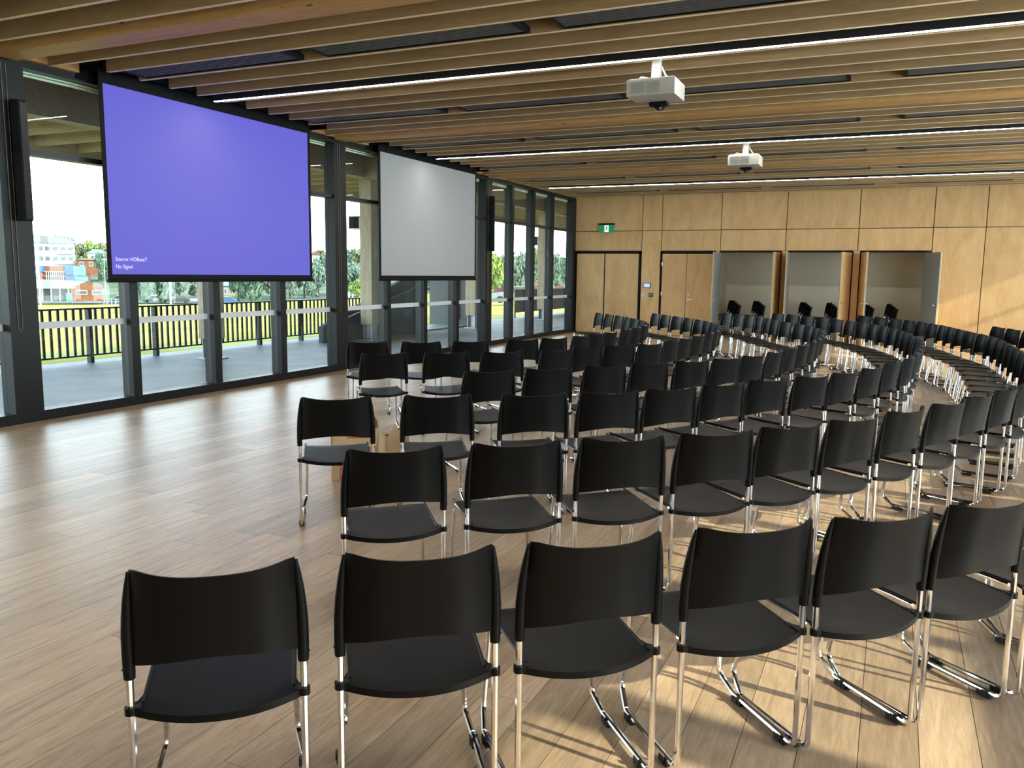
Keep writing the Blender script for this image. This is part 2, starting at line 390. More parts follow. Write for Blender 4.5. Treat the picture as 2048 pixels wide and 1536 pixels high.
# ---------------------------------------------------------------- far wall: panels, doors, storage
ZH = 2.285
wall_far = empty('wall_far', (0,0,0), kind='structure')
def back(x0, x1, z0, z1): MB().box(x0, x1, YF+.03, YF+.15, z0, z1).build('backing', M['ply_edge'], wall_far)
back(-.1, XR, ZH, 4.4)
for a, b in ((-.1,.06), (2.0,2.53), (4.04,4.12), (5.70,5.86), (7.40,7.58), (9.08,XR)): back(a, b, -.02, ZH)
def panel(x0, x1, z0, z1):
    g = .009; MB().box(x0+g, x1-g, YF, YF+.03, z0+g, z1-g).build('panel', M['ply'], wall_far)
CS = [.03, 2.0, 2.55, 4.14, 5.79, 7.51, 9.16, 10.26, 11.4, 12.6, 13.8, 15.0]
for a, b in zip(CS, CS[1:]): panel(a, b, 2.853, 3.845)
panel(-.02, .03, 0, 3.845)
for a, b in ((.03,2.0), (2.55,4.14), (4.14,5.79), (5.79,7.51), (7.51,9.16)): panel(a, b, ZH+.02, 2.853)
panel(2.0, 2.55, 0, 2.853)
for a, b in zip(CS[6:], CS[7:]): panel(a, b, 0, 2.853)
MB().box(0, XR, YF-.02, YF+.05, 3.85, 4.36).build('shadow_gap', M['ply_edge'], wall_far)
for a, b in ((4.03,4.13), (5.71,5.85), (7.42,7.57)): MB().box(a, b, YF-.005, YF+.15, 0, ZH+.02).build('jamb', M['ply'], wall_far)
# door 1 and 2: closed pairs of plywood leaves in a black frame
back(.06, 2.0, -.02, ZH); back(2.53, 4.04, -.02, ZH)
def closed_door(n, x0, x1, xm, handle):
    d = empty('door_%d' % n, (0,0,0), kind='structure')
    f = MB().box(x0, x0+.055, YF-.012, YF+.029, 0, ZH); f.box(x1-.055, x1, YF-.012, YF+.029, 0, ZH); f.box(x0, x1, YF-.012, YF+.029, ZH-.06, ZH+.012)
    f.build('door_frame', M['black'], d)
    gp_ = .006 if handle else .016
    for a, b in ((x0+.06, xm-gp_), (xm+gp_, x1-.06)):
        MB().box(a, b, YF+.002, YF+.028, .012, ZH-.055).build('door_leaf', M['ply'], d)
    MB().box(xm-.02, xm+.02, YF+.004, YF+.029, .01, ZH-.055).build('meeting_stile', M['black'], d)
    if handle:
        h = MB().cyl((xm+.07, YF+.004, 1.0), (xm+.07, YF-.05, 1.0), .012); h.tube([(xm+.07,YF-.05,1.0),(xm+.20,YF-.05,1.0)], .010)
        h.cyl((xm+.07, YF+.004, 1.0), (xm+.07, YF-.008, 1.0), .03); h.cyl((xm+.07, YF+.004, 1.13), (xm+.07, YF-.012, 1.13), .028)
        h.build('door_handle', M['steel'], d)
        for z in (.35, 1.15, 1.95): MB().cyl((x0+.06, YF-.008, z-.05), (x0+.06, YF-.008, z+.05), .012).build('hinge', M['steel'], d)
    return d
closed_door(1, .05, 1.985, .94, False)
closed_door(2, 2.53, 4.03, 3.262, True)
def cupboard(n, x0, x1, aL, aR, wl):
    """storage opening with two open leaves; aL / aR = opening angles"""
    d = empty('door_%d' % n, (0,0,0), kind='structure')
    f = MB().box(x0, x0+.02, YF-.004, YF+.12, 0, ZH); f.box(x1-.02, x1, YF-.004, YF+.12, 0, ZH); f.box(x0, x1, YF-.004, YF+.12, ZH-.02, ZH+.02)
    f.build('door_frame', M['black'], d)
    for hx, an, s in ((x0+.02, aL, 1), (x1-.02, aR, -1)):
        e = empty('door_leaf', (hx, YF-.01, 0), math.radians(-an if s > 0 else an)); e.parent = d
        MB().box(0, s*wl, -.002, .018, .012, ZH-.03).build('outer_face', M['ply'], e)
        MB().box(0, s*wl, .018, .042, .012, ZH-.03).build('inner_face', M['grey_d'], e)
        h = MB().cyl((s*(wl-.07), .075, 1.02), (s*(wl-.07), -.035, 1.02), .013)
        h.tube([(s*(wl-.07), .085, 1.02), (s*(wl-.21), .085, 1.02)], .011); h.tube([(s*(wl-.07), -.04, 1.02), (s*(wl-.21), -.04, 1.02)], .011)
        h.build('door_handle', M['steel'], e)
    return d
cupboard(3, 4.115, 5.70, 92, 86, .76)
cupboard(4, 5.86, 7.41, 88, 76, .74)
cupboard(5, 7.58, 9.07, 78, 115, .74)
st = empty('wall_storage', (0,0,0), kind='structure')
MB().box(3.9, 9.4, 24.35, 24.45, -.02, 2.7).build('back_wall', M['grey_p'], st)
MB().box(3.9, 4.0, YF+.15, 24.35, -.02, 2.7).build('side_wall', M['grey_p'], st)
MB().box(9.3, 9.4, YF+.15, 24.35, -.02, 2.7).build('side_wall', M['grey_p'], st)
MB().box(3.9, 9.4, YF+.15, 24.45, 2.7, 2.8).build('storage_ceiling', M['grey_p'], st)
MB().box(3.9, 9.4, YF, 24.45, -.16, -.001).build('storage_floor', M['plank_s'], st)
MB().box(4.0, 9.3, 24.335, 24.35, 0, 1.13).build('dado', M['grey_p'], st)

# ---------------------------------------------------------------- outside: verandah
MB().box(0, XR, 24.6, 46, -.3, 4.5).build('wall_wing', M['stair_grey'], kind='structure')
verandah = MB().box(-5.0, -.12, -12, 46, -.35, -.03).build('verandah_floor', M['concrete'], kind='structure')
roof = MB().box(-6.9, -.1, -12, 46, 4.36, 4.5).build('verandah_roof', M['soffit'], kind='structure')
MB().box(-3.45, -3.15, -12, 46, 3.86, 4.36).build('verandah_beam', M['soffit'], roof)
rm = MB().box(-6.66, -3.45, -.035, .035, 3.95, 4.36).mesh('rafter', M['timber_out_x'])
for k in range(42): inst('rafter', rm, roof, (0, -3+.93*k, 0))
MB().box(-6.80, -6.66, -12, 46, 3.86, 4.36).build('eave_beam', M['timber_out_y'], roof); MB().box(-6.95, -6.80, -12, 46, 3.90, 4.5).build('gutter', M['galv'], roof)
ob = MB().box(-3.15, -.14, -.15, .15, 3.80, 4.36).mesh('verandah_cross_beam', M['timber_out_x'])
for y in (.235, 5.8, 11.37, 16.87, 22.4, 28.0, 33.5): inst('cross_beam', ob, roof, (0, y, 0))
for k in range(34): MB().box(-3.15, -.14, -3+k*1.0, -3+k*1.0+.012, 4.345, 4.362).build('soffit_joint', M['void'], roof)
colm = MB().bbox(-.17, .17, -.17, .17, .36, 3.86, .012).mesh('timber_column', M['timber_out'])
colb = MB().box(-.13, -.11, -.12, .12, 0, .40).box(.11, .13, -.12, .12, 0, .40).box(-.2, .2, -.2, .2, -.03, -.005).box(-.11,.11,-.015,.015,0,.36).mesh('steel_shoe', M['galv'])
where = ['beyond the near post, left of the frame', 'below the lit violet screen', 'left of the blank screen', 'just right of the blank screen', 'farthest along, left of the far wall']
cys = [5.95, 11.85, 17.1, 22.6, 28.2]
for i, y in enumerate(cys):
    c = empty('timber_column', (-3.3, y, 0), label='square pale timber verandah column, %s' % where[i], cat='column', group='verandah columns')
    inst('shaft', colm, c); inst('steel_shoe', colb, c)
sp = MB().box(-.16, .16, -.13, .13, 0, .32).mesh('cabinet', M['galv']); spg = MB().box(-.14, .14, -.14, -.13, .02, .30).mesh('grille', M['black'])
for y, lb in ((17.1, 'outdoor loudspeaker on the verandah column left of the blank screen'), (28.2, 'outdoor loudspeaker on the farthest verandah column')):
    e = empty('outdoor_speaker', (-3.64, y-.02, 2.67), label=lb, cat='loudspeaker', group='outdoor loudspeakers'); inst('cabinet', sp, e); inst('grille', spg, e)
# balustrade
bal = empty('balustrade', (-4.65, 0, -.03), label='black metal balustrade of upright bars along the verandah edge', cat='balustrade')
Y0, Y1 = 4.6, 19.3
MB().box(-.03, .03, Y0, Y1, .955, .985).build('top_rail', M['alu'], bal)
MB().box(-.015, .015, Y0, Y1, .12, .15).build('bottom_rail', M['alu'], bal)
bp = MB().box(-.05, .05, -.035, .035, 0, .955).mesh('post', M['alu']); bb = MB().box(-.012, .012, -.021, .021, .15, .955).mesh('baluster', M['alu'])
y = 5.9; posts_y = []
while y < Y1: posts_y.append(y); inst('post', bp, bal, (0, y, 0)); y += 1.46
y = Y0+.05
while y < Y1:
    if all(abs(y-p) > .07 for p in posts_y): inst('baluster', bb, bal, (0, y, 0))
    y += .148
# far panelled balustrade
for lb, y0, y1 in (('grey panelled balustrade at the far verandah edge, left part', 28.6, 31.9), ('grey panelled balustrade at the far verandah edge, right part', 32.3, 37)):
    e = empty('panel_balustrade', (-4.6, 0, -.03), label=lb, cat='balustrade', group='far balustrades')
    n = int((y1-y0)/.16); pmesh = MB().box(-.015, .015, .005, .155, .2, 1.05).mesh('slat', M['stair_grey'])
    for k in range(n): inst('slat', pmesh, e, (0, y0+.16*k, 0))
    MB().box(-.02, .02, y0-.05, y0, 0, 1.07).build('post', M['alu'], e); MB().box(-.02, .02, y0+.16*n, y0+.16*n+.05, 0, 1.07).build('post', M['alu'], e)
    MB().box(-.02, .02, y0, y0+.16*n, 1.05, 1.08).build('top_rail', M['alu'], e)
# stair enclosure
se = empty('stair_enclosure', (-3.6, 17.6, -.03), label='grey stair enclosure with a sloping top beside the verandah', cat='staircase')
def loc(p): return (p[0]+3.6, p[1]-17.6, p[2]+.03)
MB().extr([loc(p) for p in ((-3.75,15.8,-.03),(-3.75,20.6,-.03),(-3.75,20.6,1.62),(-3.75,19.9,1.62),(-3.75,15.8,.35))], (-.12,0,0)).build('side_panel', M['stair_grey'], se)
MB().box(-5.3+3.6, -3.45+3.6, 23.4-17.6, 23.55-17.6, 0, 1.72).build('end_panel', M['stair_grey'], se)
MB().box(-4.55+3.6, -4.2+3.6, 23.33-17.6, 23.4-17.6, .2, 1.72).build('pilaster', M['stair_grey'], se)
MB().box(-3.87+3.6, -3.75+3.6, 20.6-17.6, 23.4-17.6, 0, .04).build('kerb', M['concrete'], se)
h = MB().tube([loc((-3.62,16.2,.45)), loc((-3.62,19.9,1.28))], .022); h.cyl(loc((-3.62,19.0,1.08)), loc((-3.75,19.0,1.02)), .012); h.cyl(loc((-3.62,17.0,.63)), loc((-3.75,17.0,.57)), .012)
h.build('handrail', M['chrome'], se)

# ---------------------------------------------------------------- outside: ground, hill, town
def azim(px, py=560):
    d = fw + RT*((px-1024)/FPX) - UP*((py-768)/FPX); l = math.hypot(d.x, d.y); return Vector((d.x/l, d.y/l)), d.z/l
def ang(px): a, _ = azim(px); return math.atan2(a.y, a.x)
TH0, TH1 = ang(500), ang(950)
def terr(d, th):
    t = max(0.0, min(1.0, (TH0-th)/(TH0-TH1))); sl = .027*(1-t)+.010*t
    return -.45-sl*min(d, 190) + (0 if d < 200 else .055*(min(d, 420)-200))
def gp(px, dist, z=None):
    a, _ = azim(px); return Vector((CAM.x+a.x*dist, a.y*dist, terr(dist, ang(px)) if z is None else z))
def zat(px, py, dist): a, s = azim(px, py); return CAM.z + s*dist
def mpp(dist): return dist/FPX*.93           # metres per pixel at that range
g = MB(); R = [8, 14, 20, 30, 45, 70, 100, 130, 160, 190, 200, 230, 270, 320, 380, 420, 600]
A = [math.radians(60+k*5) for k in range(38)]
vs = [(CAM.x+math.cos(a)*r, math.sin(a)*r, terr(r, a)) for r in R for a in A]
vs = [(min(x, -4.6) if r0_ < 14 else x, y_, z_) for (x, y_, z_), r0_ in zip(vs, [r for r in R for a in A])]
n = len(A)
cell = lambda i, k: (i*n+k, i*n+k+1, (i+1)*n+k+1, (i+1)*n+k)
g._add(vs, [cell(i, k) for i in range(len(R)-1) if R[i] < 190 for k in range(n-1)])
ground = g.build('ground', M['grass'], kind='structure')
hs = MB(); hs._add(vs, [cell(i, k) for i in range(len(R)-1) if R[i] >= 190 for k in range(n-1)])
hs.build('hillside', noisy('wooded_hillside', (.09,.13,.07), (.21,.22,.15), .09, .95, 0, 8), kind='structure')
rd = MB(); pts = [(gp(px, 188), gp(px, 196)) for px in range(40, 1160, 40)]
for (a, b), (c, d) in zip(pts, pts[1:]): rd.quad(*[p+Vector((0,0,.15)) for p in (a, c, d, b)])
rd.build('road', mat('asphalt', (.108,.110,.115), .9), kind='structure')

leafm = {}
def leaf_mat(k, c1, c2):
    if k not in leafm: leafm[k] = noisy('foliage_'+k, c1, c2, .35, .95, .0, 4)
    return leafm[k]
def tree_mesh(seed, n=1300):
    rng = random.Random(seed); b = MB()
    blobs = [(rng.uniform(-.28,.28), rng.uniform(-.28,.28), rng.uniform(.24,.86), rng.uniform(.17,.27)) for _ in range(12)]
    for _ in range(n):
        x, y, z, r = rng.choice(blobs)
        d = Vector((rng.gauss(0,1), rng.gauss(0,1), rng.gauss(0,1))).normalized()*r*rng.uniform(.6,1.05)
        c = Vector((x, y, z))+d*Vector((1,1,.8)).length/1.62
        nrm = (d.normalized()+Vector((rng.gauss(0,.5), rng.gauss(0,.5), rng.gauss(0,.5)))).normalized()
        a = nrm.orthogonal().normalized(); q = nrm.cross(a); s = rng.uniform(.03,.065)
        b.quad(c-a*s-q*s*.6, c+a*s-q*s*.6, c+a*s+q*s*.6, c-a*s+q*s*.6)
    return b
TREES = [tree_mesh(s) for s in range(4)]
trunk_mat = mat('bark', (.072,.058,.048), .9)
LF = dict(dark=((.067,.130,.084),(.122,.194,.130)), grey=((.113,.168,.130),(.194,.249,.185)), lime=((.149,.221,.058),(.240,.305,.094)), olive=((.139,.168,.084),(.221,.240,.122)), yellow=((.354,.295,.048),(.468,.400,.080)))
tm = {}
treelist = [ # px, dist, base row or None, top row, width px, kind
 (118,330,500,474,34,'dark'),(140,330,500,473,30,'grey'),(162,335,502,482,30,'olive'),(186,335,502,484,34,'lime'),(207,335,502,486,28,'olive'),(206,240,530,508,26,'dark'),
 (290,185,None,545,40,'dark'),(322,186,None,540,46,'dark'),(357,198,None,535,44,'grey'),(392,200,None,538,36,'grey'),(476,198,None,530,44,'dark'),(508,196,None,528,52,'dark'),(545,199,None,524,44,'grey'),
 (580,198,None,520,44,'grey'),(608,200,None,515,44,'grey'),(637,199,None,520,40,'grey'),(636,330,520,500,40,'olive'),(664,205,None,512,46,'grey'),(704,200,None,520,52,'grey'),(712,160,None,560,34,'lime'),(722,320,530,498,50,'olive'),
 (706,330,520,498,26,'dark'),(729,235,548,523,24,'yellow'),(748,300,540,505,50,'olive'),(775,160,None,575,24,'olive'),(862,190,None,548,44,'dark'),(890,170,None,545,46,'olive'),
 (928,120,None,545,40,'lime'),(990,95,None,508,52,'lime'),(1012,150,None,512,36,'dark'),(1042,120,None,500,56,'grey'),(1062,230,None,500,44,'olive'),(1078,250,560,495,40,'dark'),(1074,140,None,532,24,'grey'),(1118,180,None,503,46,'grey'),(1098,260,None,510,40,'lime'),(1134,170,None,515,30,'dark')]
order = sorted(range(len(treelist)), key=lambda i: treelist[i][0]); rank = {i: r+1 for r, i in enumerate(order)}
KN = dict(dark='dark green', grey='grey-green', lime='bright green', olive='olive green', yellow='yellow flowering')
for i, (px, dist, base, top, wpx, kind) in enumerate(treelist):
    p = gp(px, dist)
    if base: p.z = min(p.z, zat(px, base, dist))
    H = max(2.0, zat(px, top, dist)-p.z); Wd = wpx*mpp(dist)*1.25
    key = (i % 4, kind)
    if key not in tm: tm[key] = TREES[i % 4].mesh('crown', leaf_mat(kind, *LF[kind]))
    e = empty('tree', p, random.uniform(0, 6), label='%s tree beyond the windows, %s from the left among the trees' % (KN[kind], ORD[rank[i]]), cat='tree', group='trees beyond the windows')
    c = inst('crown', tm[key], e); c.scale = (Wd*.8, Wd*.8, H)
    tk = MB().tube([(0,0,-.5), (.02*H,0,.3*H), (.03*H,.02*H,.6*H)], [.03*H,.02*H,.012*H], 6).build('trunk', trunk_mat, e)
# buildings: a builder that stands a block on its front edge, facing the camera
def block(name, px0, px1, dist, rowb, rowt, depth, **kw):
    a, b = gp(px0, dist), gp(px1, dist); z0 = zat((px0+px1)/2, rowb, dist); H = zat((px0+px1)/2, rowt, dist)-z0
    rz = math.atan2(b.y-a.y, b.x-a.x); e = empty(name, (a.x, a.y, z0), rz, **kw); L = (b-a).to_2d().length
    return e, L, H
brickm = noisy('brick', (.139,.062,.036), (.180,.086,.053), .8, .9); redroof = noisy('terracotta', (.149,.048,.031), (.187,.067,.043), .6, .9)
wing = mat('window_dark', (.053,.065,.072), .3); paleroof = mat('pale_roof', (.180,.211,.211), .7); cream = mat('cream_wall', (.216,.204,.173), .9); blue = mat('blue_tarp', (.014,.072,.204), .7); sky_t = mat('pale_blue_tarp', (.108,.204,.240), .7)
# apartment block
e, L, H = block('apartment_block', 40, 153, 300, 540, 486, 14, label='white apartment block with balconies beyond the field at left', cat='building')
MB().box(0, L, 0, 14, -12, H).build('walls', M['plaster'], e)
MB().extr([(-.5,-.6,H), (L+.5,-.6,H), (L+.5,-.6,H+.3), (L*.86,-.6,H+1.6), (L*.25,-.6,H+2.6), (-.5,-.6,H+2.4)], (0,15,0)).build('roof', mat('grey_roof', (.132,.139,.144), .8), e)
for r in range(4):
    zz = H-2.4-r*3.1
    for k in range(7):
        xx = L*(.06+.135*k)
        wdw = MB().box(xx, xx+1.5, -.05, .1, zz, zz+1.3).build('window', wing, e)
    MB().box(L*.66, L*.99, -1.6, 0, zz-.9, zz-.65).build('balcony_slab', M['plaster'], e)
    MB().box(L*.66, L*.99, -1.6, -1.5, zz-.65, zz+.15).build('balcony_front', cream, e)
# building site in blue wrap
e, L, H = block('building_site', 78, 181, 255, 567, 532, 8, label='part-built block wrapped in blue sheeting below the apartments', cat='building')
MB().box(0, L, 1, 8, -1, H).build('walls', brickm, e)
MB().box(L*.02, L*.12, .7, 1, H*.65, H).build('blue_sheet', blue, e); MB().box(L*.50, L*.68, .6, 1, H*.5, H).build('blue_sheet', blue, e); MB().box(L*.50, L*.70, .6, 1, H*.12, H*.44).build('blue_sheet', blue, e)
MB().box(L*.68, L*.92, .6, 1, H*.45, H*1.0).build('pale_sheet', sky_t, e); MB().box(L*.70, L*.96, .6, 1, H*.12, H*.42).build('pale_sheet', sky_t, e)
for k in range(9): MB().box(L*(.14+.04*k), L*(.14+.04*k)+.18, .2, .4, 0, H*.66).build('scaffold_pole', M['galv'], e)
for z in (.1, .38, .64): MB().box(L*.1, L*.5, .2, 1, H*z, H*z+.25).build('scaffold_deck', cream, e)
# clubhouse with a long pale roof and a brick gable
e, L, H = block('clubhouse', 60, 203, 178, 597, 576, 9, label='low brick clubhouse with a pale roof at the field edge', cat='building')
x1 = L*.55
MB().box(x1, L, 0, 9, -.5, H).build('brick_wall', brickm, e)
MB().extr([(x1-.3,-.02,H), (L+.3,-.02,H), ((x1+L)/2,-.02,H+1.1)], (0,9,0)).build('gable', brickm, e)
for xx in (x1+.9, x1+3.6): 
    f = MB().box(xx, xx+1.9, -.08, .05, H*.35, H*.8).build('window', M['plaster'], e); MB().box(xx+.12, xx+1.78, -.1, -.08, H*.42, H*.75).build('pane', wing, f)
MB().extr([(-2,-.4,H-.1), (x1+.6,-.4,H-.1), ((x1+L)/2,2,H+1.15), (-2,2,H+1.5)], (0,0,.15)).build('roof', paleroof, e)
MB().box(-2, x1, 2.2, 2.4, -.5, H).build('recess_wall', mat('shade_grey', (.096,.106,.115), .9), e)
for k in range(5): MB().box(x1*.05+x1*.22*k, x1*.05+x1*.22*k+.2, -.2, 0, -.5, H-.1).build('verandah_post', M['plaster'], e)
MB().box(x1-.8, x1+.2, -.6, -.1, -.5, 1.0).build('green_bin', mat('bin_green', (.06,.22,.14), .7), e)
# houses
def house(px0, px1, dist, rowb, rowe, rowr, wall, roofm, label):
    e, L, H = block('house', px0, px1, dist, rowb, rowe, 8, label=label, cat='house', group='houses beyond the field')
    RH = zat((px0+px1)/2, rowr, dist)-zat((px0+px1)/2, rowe, dist)
    MB().box(0, L, 0, 8, -6, H).build('walls', wall, e)
    r = MB(); o = .5
    r._add([(-o,-o,H),(L+o,-o,H),(L+o,8+o,H),(-o,8+o,H),(L*.3,4,H+RH),(L*.7,4,H+RH)], [(0,1,5,4),(1,2,5),(2,3,4,5),(3,0,4),(3,2,1,0)]); r.build('roof', roofm, e)
    for k in (.15, .6): 
        f = MB().box(L*k, L*k+L*.2, -.06, .05, H*.35, H*.78).build('window', M['plaster'], e); MB().box(L*k+.1, L*k+L*.2-.1, -.08, -.06, H*.4, H*.73).build('pane', wing, f)
house(155, 196, 290, 538, 520, 516, brickm, noisy('ochre_roof', (.204,.144,.043), (.228,.168,.072), .5), 'orange brick house right of the apartment block')
house(178, 216, 300, 524, 507, 498, M['plaster'], paleroof, 'white gabled house under the skyline trees at left')
house(196, 218, 260, 545, 530, 522, mat('red_wall', (.168,.029,.034), .8), redroof, 'small red house left of the violet screen')
house(443, 470, 215, 597, 572, 562, cream, paleroof, 'cream house behind the blue car')
house(532, 552, 230, 592, 572, 560, M['plaster'], paleroof, 'white house glimpsed under the right end of the violet screen')
house(623, 640, 300, 520, 510, 504, M['plaster'], redroof, 'red-roofed house just right of the violet screen')
house(696, 716, 330, 519, 512, 507, M['plaster'], mat('slate_roof', (.108,.120,.144), .8), 'distant house with a slate roof above the trees')
house(728, 762, 190, 600, 570, 555, M['plaster'], redroof, 'white house with a red roof left of the blank screen')
house(795, 824, 180, 596, 570, 560, brickm, redroof, 'orange brick house above the stair slope')
house(976, 1013, 120, 612, 588, 572, brickm, redroof, 'low red brick house behind the bright green tree')
house(1028, 1090, 115, 604, 592, 572, cream, noisy('red_metal', (.180,.048,.043), (.204,.072,.065), .5), 'house with a large red metal roof right of the far speaker')
house(1106, 1134, 150, 600, 588, 572, cream, redroof, 'red-roofed house seen through the last pane')
e, L, H = block('blue_shelter', 1063, 1086, 150, 585, 576, 5, label='blue canopy roof behind the red metal roof', cat='building')
MB().extr([(0,0,0), (L,0,0), (L*.9,0,H+1.0), (L*.1,0,H+1.0)], (0,5,0)).build('canopy', mat('blue_canopy', (.043,.120,.204), .6), e); MB().box(L*.1, L*.9, 1, 4, -5, 0).build('body', cream, e)
# cars
def car(px, dist, colr, label, flip=1):
    e = empty('car', gp(px, dist)+Vector((0,0,.2)), math.atan2(azim(px)[0].x, -azim(px)[0].y)*1.0, label=label, cat='car', group='parked cars')
    cm = mat('car_paint', colr, .25, 0, .6)
    MB().extr([(-2.1,-.85,.35), (2.1,-.85,.35), (2.15,-.85,.8), (1.2,-.85,.95), (-1.9,-.85,.98), (-2.15,-.85,.75)], (0,1.7,0)).build('body', cm, e)
    MB().extr([(-1.75,-.75,.95), (1.1,-.75,.95), (.45,-.75,1.45), (-1.2,-.75,1.48)], (0,1.5,0)).build('cabin', wing, e)
    for x in (-1.35, 1.35):
        for y in (-.8, .8): MB().cyl((x,y-.1,.32), (x,y+.1,.32), .32, 14).build('wheel', M['rubber'], e)
car(356, 183, (.029,.034,.038), 'dark parked car behind the white light pole')
car(446, 150, (.014,.072,.216), 'blue parked car under the violet screen')
car(306, 192, (.192,.204,.216), 'silver parked car beneath the trees')
car(237, 192, (.096,.168,.204), 'pale blue parked car left of the first mullion')
car(383, 187, (.264,.264,.264), 'white parked car left of the timber column')
car(1031, 75, (.180,.216,.240), 'pale car on the path past the far balustrade')
for px, dist, top, lb in ((78, 150, 480, 'tall white light pole in front of the clubhouse'), (340, 140, 300, 'white light pole on the field below the violet screen'), (210, 184, 520, 'thin street light right of the clubhouse')):
    e = empty('light_pole', gp(px, dist), 0, label=lb, cat='pole', group='light poles'); H = zat(px, top, dist)-gp(px, dist).z
    MB().tube([(0,0,-.3), (0,0,H*.5), (0,0,H)], [.16,.12,.08] if dist < 180 else [.08,.07,.06], 8).build('shaft', M['plaster'], e)
    MB().box(-.5, .5, -.15, .15, H, H+.25).build('lamp_head', M['galv'], e)
fe = empty('field_fence', (0,0,0), label='low pale rail fence along the road past the field', cat='fence')
for px0, px1 in ((205, 252), (690, 735)):
    a, b = gp(px0, 181), gp(px1, 181); nseg = 6
    for k in range(nseg+1):
        q = a.lerp(b, k/nseg); MB().box(q.x-.1, q.x+.1, q.y-.1, q.y+.1, q.z, q.z+1.1).build('post', M['galv'], fe)
    for dz in (.55, 1.0): MB().tube([a+Vector((0,0,dz)), b+Vector((0,0,dz))], .05, 6).build('rail', M['galv'], fe)

# ---------------------------------------------------------------- ceiling lights
lab = ['linear ceiling light overhead, just behind the first projector row', 'long linear ceiling light nearest the camera, above the first projector', 'long linear ceiling light above the second, farther projector', 'farthest linear ceiling light, just before the plywood wall']
lh = MB().box(.52, XR-.3, -.026, .026, ZB-.018, ZB+.05).box(.52, XR-.3, -.026, -.0205, ZB-.029, ZB-.018).box(.52, XR-.3, .0205, .026, ZB-.029, ZB-.018).box(.514, .52, -.026, .026, ZB-.03, ZB+.05).mesh('housing', M['alu']); ld = MB().box(.521, XR-.3, -.020, .020, ZB-.032, ZB-.0185).mesh('diffuser', M['led'])
for i, y in enumerate(LIGHT_Y):
    if i == 0: continue
    e = empty('linear_light', (0, y, 0), label=lab[i], cat='ceiling light', group='linear ceiling lights')
    inst('housing', lh, e); inst('diffuser', ld, e)
    for x in (2.3, 5.4, 8.5, 11.6): MB().cyl((x, -.012, ZB+.05), (x, -.012, ZB+.55), .004, 6).build('suspension_wire', M['steel'], e)
e = empty('linear_light', (0, LIGHT_Y[0], 0), label='linear ceiling light overhead, out of view behind the camera', cat='ceiling light', group='linear ceiling lights')
inst('housing', lh, e); inst('diffuser', ld, e)

# ---------------------------------------------------------------- air vents between battens
vf = MB(); VL, VW = 2.2, .372
vf.box(0, VL, 0, .018, 0, .05).box(0, VL, VW-.018, VW, 0, .05).box(0, .03, .018, VW-.018, 0, .05).box(VL-.03, VL, .018, VW-.018, 0, .05)
vfm = vf.mesh('vent_frame', M['black']); vbm = MB().box(.01, VL-.01, .01, VW-.01, .05, .06).mesh('vent_back', M['void'])
vsl = MB().box(.03, VL-.03, 0, .012, .004, .044).mesh('slat', mat('slat_grey', (.10,.10,.105), .35))
rowname = {6.870: 'first', 9.870: 'second', 12.428: 'third', 15.389: 'fourth', 17.945: 'fifth', 20.955: 'sixth'}
for y, rn in rowname.items():
    for k, x in enumerate((.60, 3.10, 5.62, 8.35, 10.9)):
        e = empty('air_vent', (x, y-VW/2, ZB+.006), label='black ceiling vent, %s from the windows in the %s vent line from the camera' % (ORD[k+1], rn), cat='vent', group='slotted ceiling vents')
        inst('vent_frame', vfm, e); inst('vent_back', vbm, e)
        for j in range(6): inst('slat', vsl, e, (0, .05+j*.052, 0))

# ---------------------------------------------------------------- projection screens
def text_mesh(txt, size, name, material, extr=.0):
    c = bpy.data.curves.new(name, 'FONT'); c.body = txt; c.size = size; c.extrude = extr; c.space_line = .95
    o = bpy.data.objects.new('tmp', c); COL.objects.link(o); dg = bpy.context.evaluated_depsgraph_get(); dg.update()
    me = bpy.data.meshes.new_from_object(o.evaluated_get(dg)); bpy.data.objects.remove(o); me.name = name
    me.materials.clear(); me.materials.append(material); return me
def screen(y0, y1, face, label, txt):
    x = .20; z0, z1 = 1.585, 3.705
    e = empty('projection_screen', (x, (y0+y1)/2, z0), label=label, cat='projection screen', group='drop-down projection screens'); h = (y1-y0)/2
    MB().box(-.004, 0, -h, h, 0, z1-z0+.35).build('backing_cloth', M['black'], e)
    MB().box(.0005, .002, -h+.0, h-.0, 0, z1-z0).build('picture_area', face, e)
    MB().box(-.006, .003, -h-.055, -h, -.06, z1-z0+.35).build('side_border', M['black'], e); MB().box(-.006, .003, h, h+.055, -.06, z1-z0+.35).build('side_border', M['black'], e)
    MB().box(.0001, .003, -h, h, z1-z0, z1-z0+.35).build('top_border', M['black'], e); MB().box(-.006, .003, -h, h, -.06, 0).build('bottom_border', M['black'], e)
    MB().tube([(0,-h-.06,-.075), (0,h+.06,-.075)], .02, 10).build('weight_bar', M['black'], e)
    if txt:
        for k, t_ in enumerate(txt):
            t = inst('on_screen_text', text_mesh(t_, .062, 'on_screen_text', M['screen_txt']), e, (.0035, -h+.05, .155-.085*k), label='pale lettering in the lower left corner')
            t.rotation_euler = (math.pi/2, 0, math.pi/2)
screen(SCR[0][0], SCR[0][1], M['screen_v'], 'large screen glowing violet with a no-signal message', ['Source: HDBaseT', 'No Signal'])
screen(SCR[1][0], SCR[1][1], M['screen_w'], 'blank white drop-down screen beyond the violet one', None)

